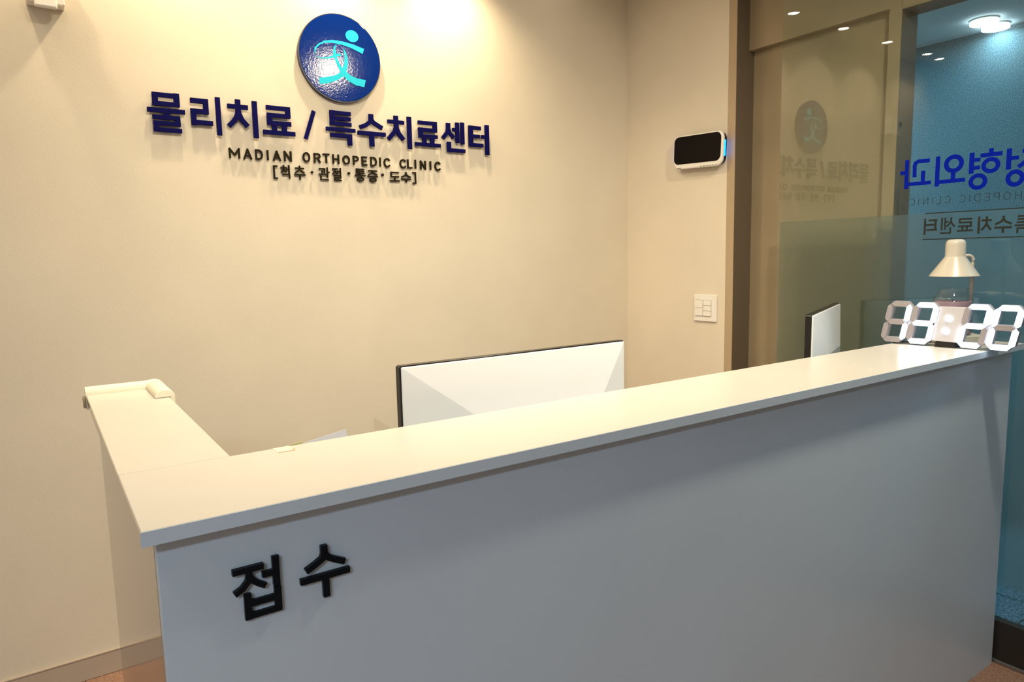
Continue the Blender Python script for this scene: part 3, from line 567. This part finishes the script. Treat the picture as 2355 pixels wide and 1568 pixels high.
# upside-down digits: seven-segment style strokes scaled small
DIG = {'0': ['0 0 0 1 1 1 1 0 0 0'], '2': ['0 .8 .5 1 1 .8 1 .55 0 0 1 0'], '4': ['.75 0 .75 1 0 .3 1 .3'], '8': ['0 0 0 1 1 1 1 0 0 0', '0 .5 1 .5'],
       '6': ['1 1 0 .6 0 0 1 0 1 .5 0 .5'], '7': ['0 1 1 1 .4 0'], '.': ['.4 0 .6 0']}
cu = 0.034
fside = -1 if pn.y > 0 else 1
b = MB()
for ch in '02.400.8670':
    wd = 0.0022 if ch == '.' else 0.0046
    for st in DIG[ch]:
        a = [float(q) for q in st.split()]
        b.ribbon([(cu+a[i]*wd, 0.0175-a[i+1]*-0.0075+0) for i in range(0, len(a), 2)], 0.0009, lambda u, v, q: pm(u, v, (0.0006 if fside < 0 else -0.0003)*0+q), *((-0.0003, 0.0) if pn.y > 0 else (0.0006, 0.0009)))
    cu += wd+0.0022
b.build('printed_number', M_ptxt, pp)
st_ = thing('sticky_note', (0.347, 1.178, 1.09), 'small yellow sticky note poking up left of the white paper', 'note')
nc = Vector((0.3545, 1.1765, 1.1062)); a_ = math.radians(12)
nm_ = lambda u, v, q: tuple(nc+Vector((-math.cos(a_), 0, -math.sin(a_)))*u+Vector((math.sin(a_), 0.02, -math.cos(a_)))*v+Vector((0, 1, 0))*q)
MB().prism([(0, 0), (0.05, 0), (0.05, 0.05), (0, 0.05)], nm_, 0, 0.0006).build('note_sheet', M_note, st_)
tp = thing('tape_piece', (0.313, 1.157, ZT), 'short piece of cream tape stuck on the inner ledge edge', 'tape')
MB().prism([(0.3035, 1.1735), (0.331, 1.1735), (0.3295, 1.139), (0.305, 1.141)], lambda u, v, q: (u, v, q), ZT, ZT+0.0006).build('strip', M_tape, tp)
b = MB().prism([(0.305, 1.141), (0.3295, 1.139), (0.3292, 1.1425), (0.3055, 1.1435)], lambda u, v, q: (u, v, q), ZT+0.0006, ZT+0.0009)
b.prism([(0.329, 1.141), (0.3325, 1.143), (0.332, 1.153), (0.3298, 1.148)], lambda u, v, q: (u, v, q), ZT+0.0002, ZT+0.0010).build('peeling_edge', M_stain, tp)
ac = thing('acrylic_stand', (0.56, 1.24, 0.74), 'clear acrylic stand corner peeking up left of the big monitor', 'stand')
MB().add([(0.500, 1.205, 1.121), (0.506, 1.205, 0.742), (0.64, 1.30, 0.742), (0.64, 1.30, 1.02), (0.503, 1.208, 1.121), (0.509, 1.208, 0.742), (0.637, 1.303, 0.742), (0.637, 1.303, 1.02)],
         [(0,1,2,3), (7,6,5,4), (0,4,5,1), (1,5,6,2), (2,6,7,3), (3,7,4,0)]).build('sloped_sheet', M_acryl, ac)
MB().box((0.50, 1.20, 0.740), (0.65, 1.31, 0.7425)).build('foot', M_acryl, ac)

# ------------------------------------------------------------------ digital clock 13:20
KA = Vector((2.3036, 1.1959, 1.106)); KE = Vector((0.0583, -0.9983, 0)).normalized(); KN = Vector((-KE.y, KE.x, 0)); 
if KN.x < 0: KN = -KN      # KN points away from the camera side, into the clock's back
km = lambda u, v, q: tuple(KA+KE*u+Vector((0, 0, v))+KN*q)
kc = thing('digital_clock', (2.33, 1.01, ZT), 'white LED digital clock showing 13:20 on the right end of the ledge', 'clock')
ON = ['.TR.BR', 'T.TR.M.BR.B', 'T.TR.M.BL.B', 'T.TL.TR.BL.BR.B']
ND = [(-0.0055, 'a'), (0.0728, 'b'), (0.2190, 'c'), (0.2970, 'd')]
W_, SL = 0.0590, 0.0112
V0, V1, V2 = 0.0090, 0.0675, 0.1260
HW = 0.0083
def hexa(p, q, gap=0.0008, hw=HW):
    p = Vector(p); q = Vector(q); d = (q-p).normalized(); n = Vector((-d.y, d.x)); p = p+d*gap; q = q-d*gap
    # mitre points keep the slanted joints of neighbouring segments parallel
    return [tuple(p), tuple(p+d*hw*0.95+n*hw), tuple(q-d*hw*0.95+n*hw), tuple(q), tuple(q-d*hw*0.95-n*hw), tuple(p+d*hw*0.95-n*hw)]
for di, (u0, _) in enumerate(ND):
    bl, br = (u0, V0), (u0+W_, V0); ml, mr = (u0+SL, V1), (u0+W_+SL, V1); tl, tr = (u0+2*SL, V2), (u0+W_+2*SL, V2)
    segs = {'T': (tl, tr), 'M': (ml, mr), 'B': (bl, br), 'TL': (ml, tl), 'TR': (mr, tr), 'BL': (bl, ml), 'BR': (br, mr)}
    on = set(x for x in ON[di].split('.') if x)
    dg = MB()
    for k, (p, q) in segs.items(): dg.prism(hexa(p, q, 0.0002, HW+0.0006), km, 0.003, 0.022)
    d_o = dg.build('digit', mat('clock_digit_shell', (0.40, 0.39, 0.43), 0.4), kc)
    for k, (p, q) in segs.items():
        MB().prism(hexa(p, q, 0.0018, HW-0.0006), km, 0.0, 0.003).build('segment', M_con if k in on else M_cseg, d_o)
# connecting bars between digits and centre body with two colon dots
MB().prism([(0.062, V1-0.010), (0.084, V1-0.010), (0.084+0.004, V1+0.010), (0.066, V1+0.010)], km, 0.006, 0.018).build('link_bar', M_cbody, kc)
MB().prism([(0.286, V1-0.010), (0.308, V1-0.010), (0.312, V1+0.010), (0.290, V1+0.010)], km, 0.006, 0.018).build('link_bar', M_cbody, kc)
MB().prism([(0.137, 0.0150), (0.223, 0.0130), (0.244, 0.1225), (0.159, 0.1225)], km, 0.0045, 0.024).build('centre_body', M_cbody, kc, bevel=0.001)
for (u, v) in ((0.1888, 0.0868), (0.1815, 0.0471)):
    o = MB().prism(circ(u, v, 0.0078, 0.0078, 24), km, 0.0, 0.0045).build('colon_dot', M_con, kc, bevel=0.0015); smooth_angle(o)
MB().prism([(0.150, -0.0044), (0.212, -0.0044), (0.206, 0.0165), (0.154, 0.0165)], km, 0.0050, 0.0050+0.040).build('stand_foot', M_blk, kc, bevel=0.002)

# ------------------------------------------------------------------ candle warmer lamp and jar
RV = Vector((0.8273, -0.5617, 0)); FV = Vector((0.5617, 0.8273, 0)); LC = Vector((2.462, 1.030, ZT))
lm = lambda u, v, q: tuple(LC+RV*u+FV*v+Vector((0, 0, q)))
lp = thing('candle_warmer_lamp', (LC.x, LC.y, ZT), 'cream candle warmer lamp with cone shade behind the digital clock', 'lamp')
o = MB().prism(rrect(-0.012, 0, 0.130, 0.100, 0.018), lm, 0.0, 0.029).build('base', M_lampg, lp, bevel=0.003); smooth_angle(o)
SC = LC+RV*(-0.034); px_ = 0.023
pole = [lm(px_, 0, 0.029), lm(px_, 0, 0.10), lm(px_+0.001, 0, 0.20), lm(px_+0.002, 0, 0.262)]
for k in range(1, 9):
    a = PI/2*k/8; pole.append(lm(px_+0.002-0.016+0.016*math.cos(a), 0, 0.262+0.020*math.sin(a)))
pole.append(lm(-0.008, 0, 0.282))
o = MB().tube(pole, 0.0052, 14).build('pole', M_lampw, lp, smooth=True)
o = MB().tube([lm(px_, 0, 0.029), lm(px_, 0, 0.062)], 0.0068, 16).build('pole_socket', M_blk, lp, smooth=False); smooth_angle(o)
o = MB().lathe([(0.0005, 0.3345), (0.016, 0.3345), (0.0225, 0.332), (0.0265, 0.327), (0.0285, 0.319), (0.0285, 0.282), (0.0295, 0.279), (0.0705, 0.2185), (0.0700, 0.2175), (0.0665, 0.2195), (0.0265, 0.2780), (0.0265, 0.318), (0.0005, 0.326)], (SC.x, SC.y, ZT), 56).build('shade', M_lampw, lp); smooth_angle(o, 40)
o = MB().lathe([(0.006, 0.318), (0.009, 0.30), (0.018, 0.275), (0.020, 0.262), (0.012, 0.250), (0.0005, 0.248)], (SC.x, SC.y, ZT), 24).build('bulb', M_white, lp); smooth_angle(o, 60)
jr = thing('candle_jar', (SC.x, SC.y, ZT+0.029), 'glass candle jar with mauve wax under the cream lamp shade', 'candle')
JB = ZT+0.0292
JC = Vector((SC.x, SC.y, JB))
o = MB().lathe([(0.0005, 0.0), (0.050, 0.0), (0.055, 0.004), (0.0565, 0.02), (0.0565, 0.105), (0.054, 0.120), (0.046, 0.132), (0.0415, 0.138), (0.0405, 0.147), (0.0425, 0.150),
                (0.0405, 0.1505), (0.0385, 0.147), (0.0395, 0.138), (0.044, 0.130), (0.052, 0.118), (0.0545, 0.105), (0.0545, 0.02), (0.052, 0.006), (0.0005, 0.005)], tuple(JC), 48).build('jar', M_jar, jr); smooth_angle(o, 50)
o = MB().lathe([(0.0005, 0.0055), (0.050, 0.0065), (0.0535, 0.02), (0.0535, 0.108), (0.0005, 0.107)], tuple(JC), 40).build('wax', M_wax, jr); smooth_angle(o, 50)
MB().tube([(JC.x, JC.y, JB+0.106), (JC.x+0.001, JC.y, JB+0.114)], 0.0012, 8).build('wick', M_blk, jr)
cd = thing('power_cord', (2.40, 1.10, ZT), 'thin dark power cord running behind the digital clock', 'cord')
pts = [(2.405, 1.095), (2.40, 1.125), (2.375, 1.150), (2.345, 1.165), (2.33, 1.171)]
path = [(x, y, ZT+0.0022) for x, y in pts]+[(2.326, 1.1768, ZT+0.0015), (2.325, 1.1785, ZT-0.008), (2.325, 1.1785, ZT-0.10), (2.33, 1.18, 0.745)]
MB().tube(path, 0.0018, 8).build('cable', M_blk, cd, smooth=True)
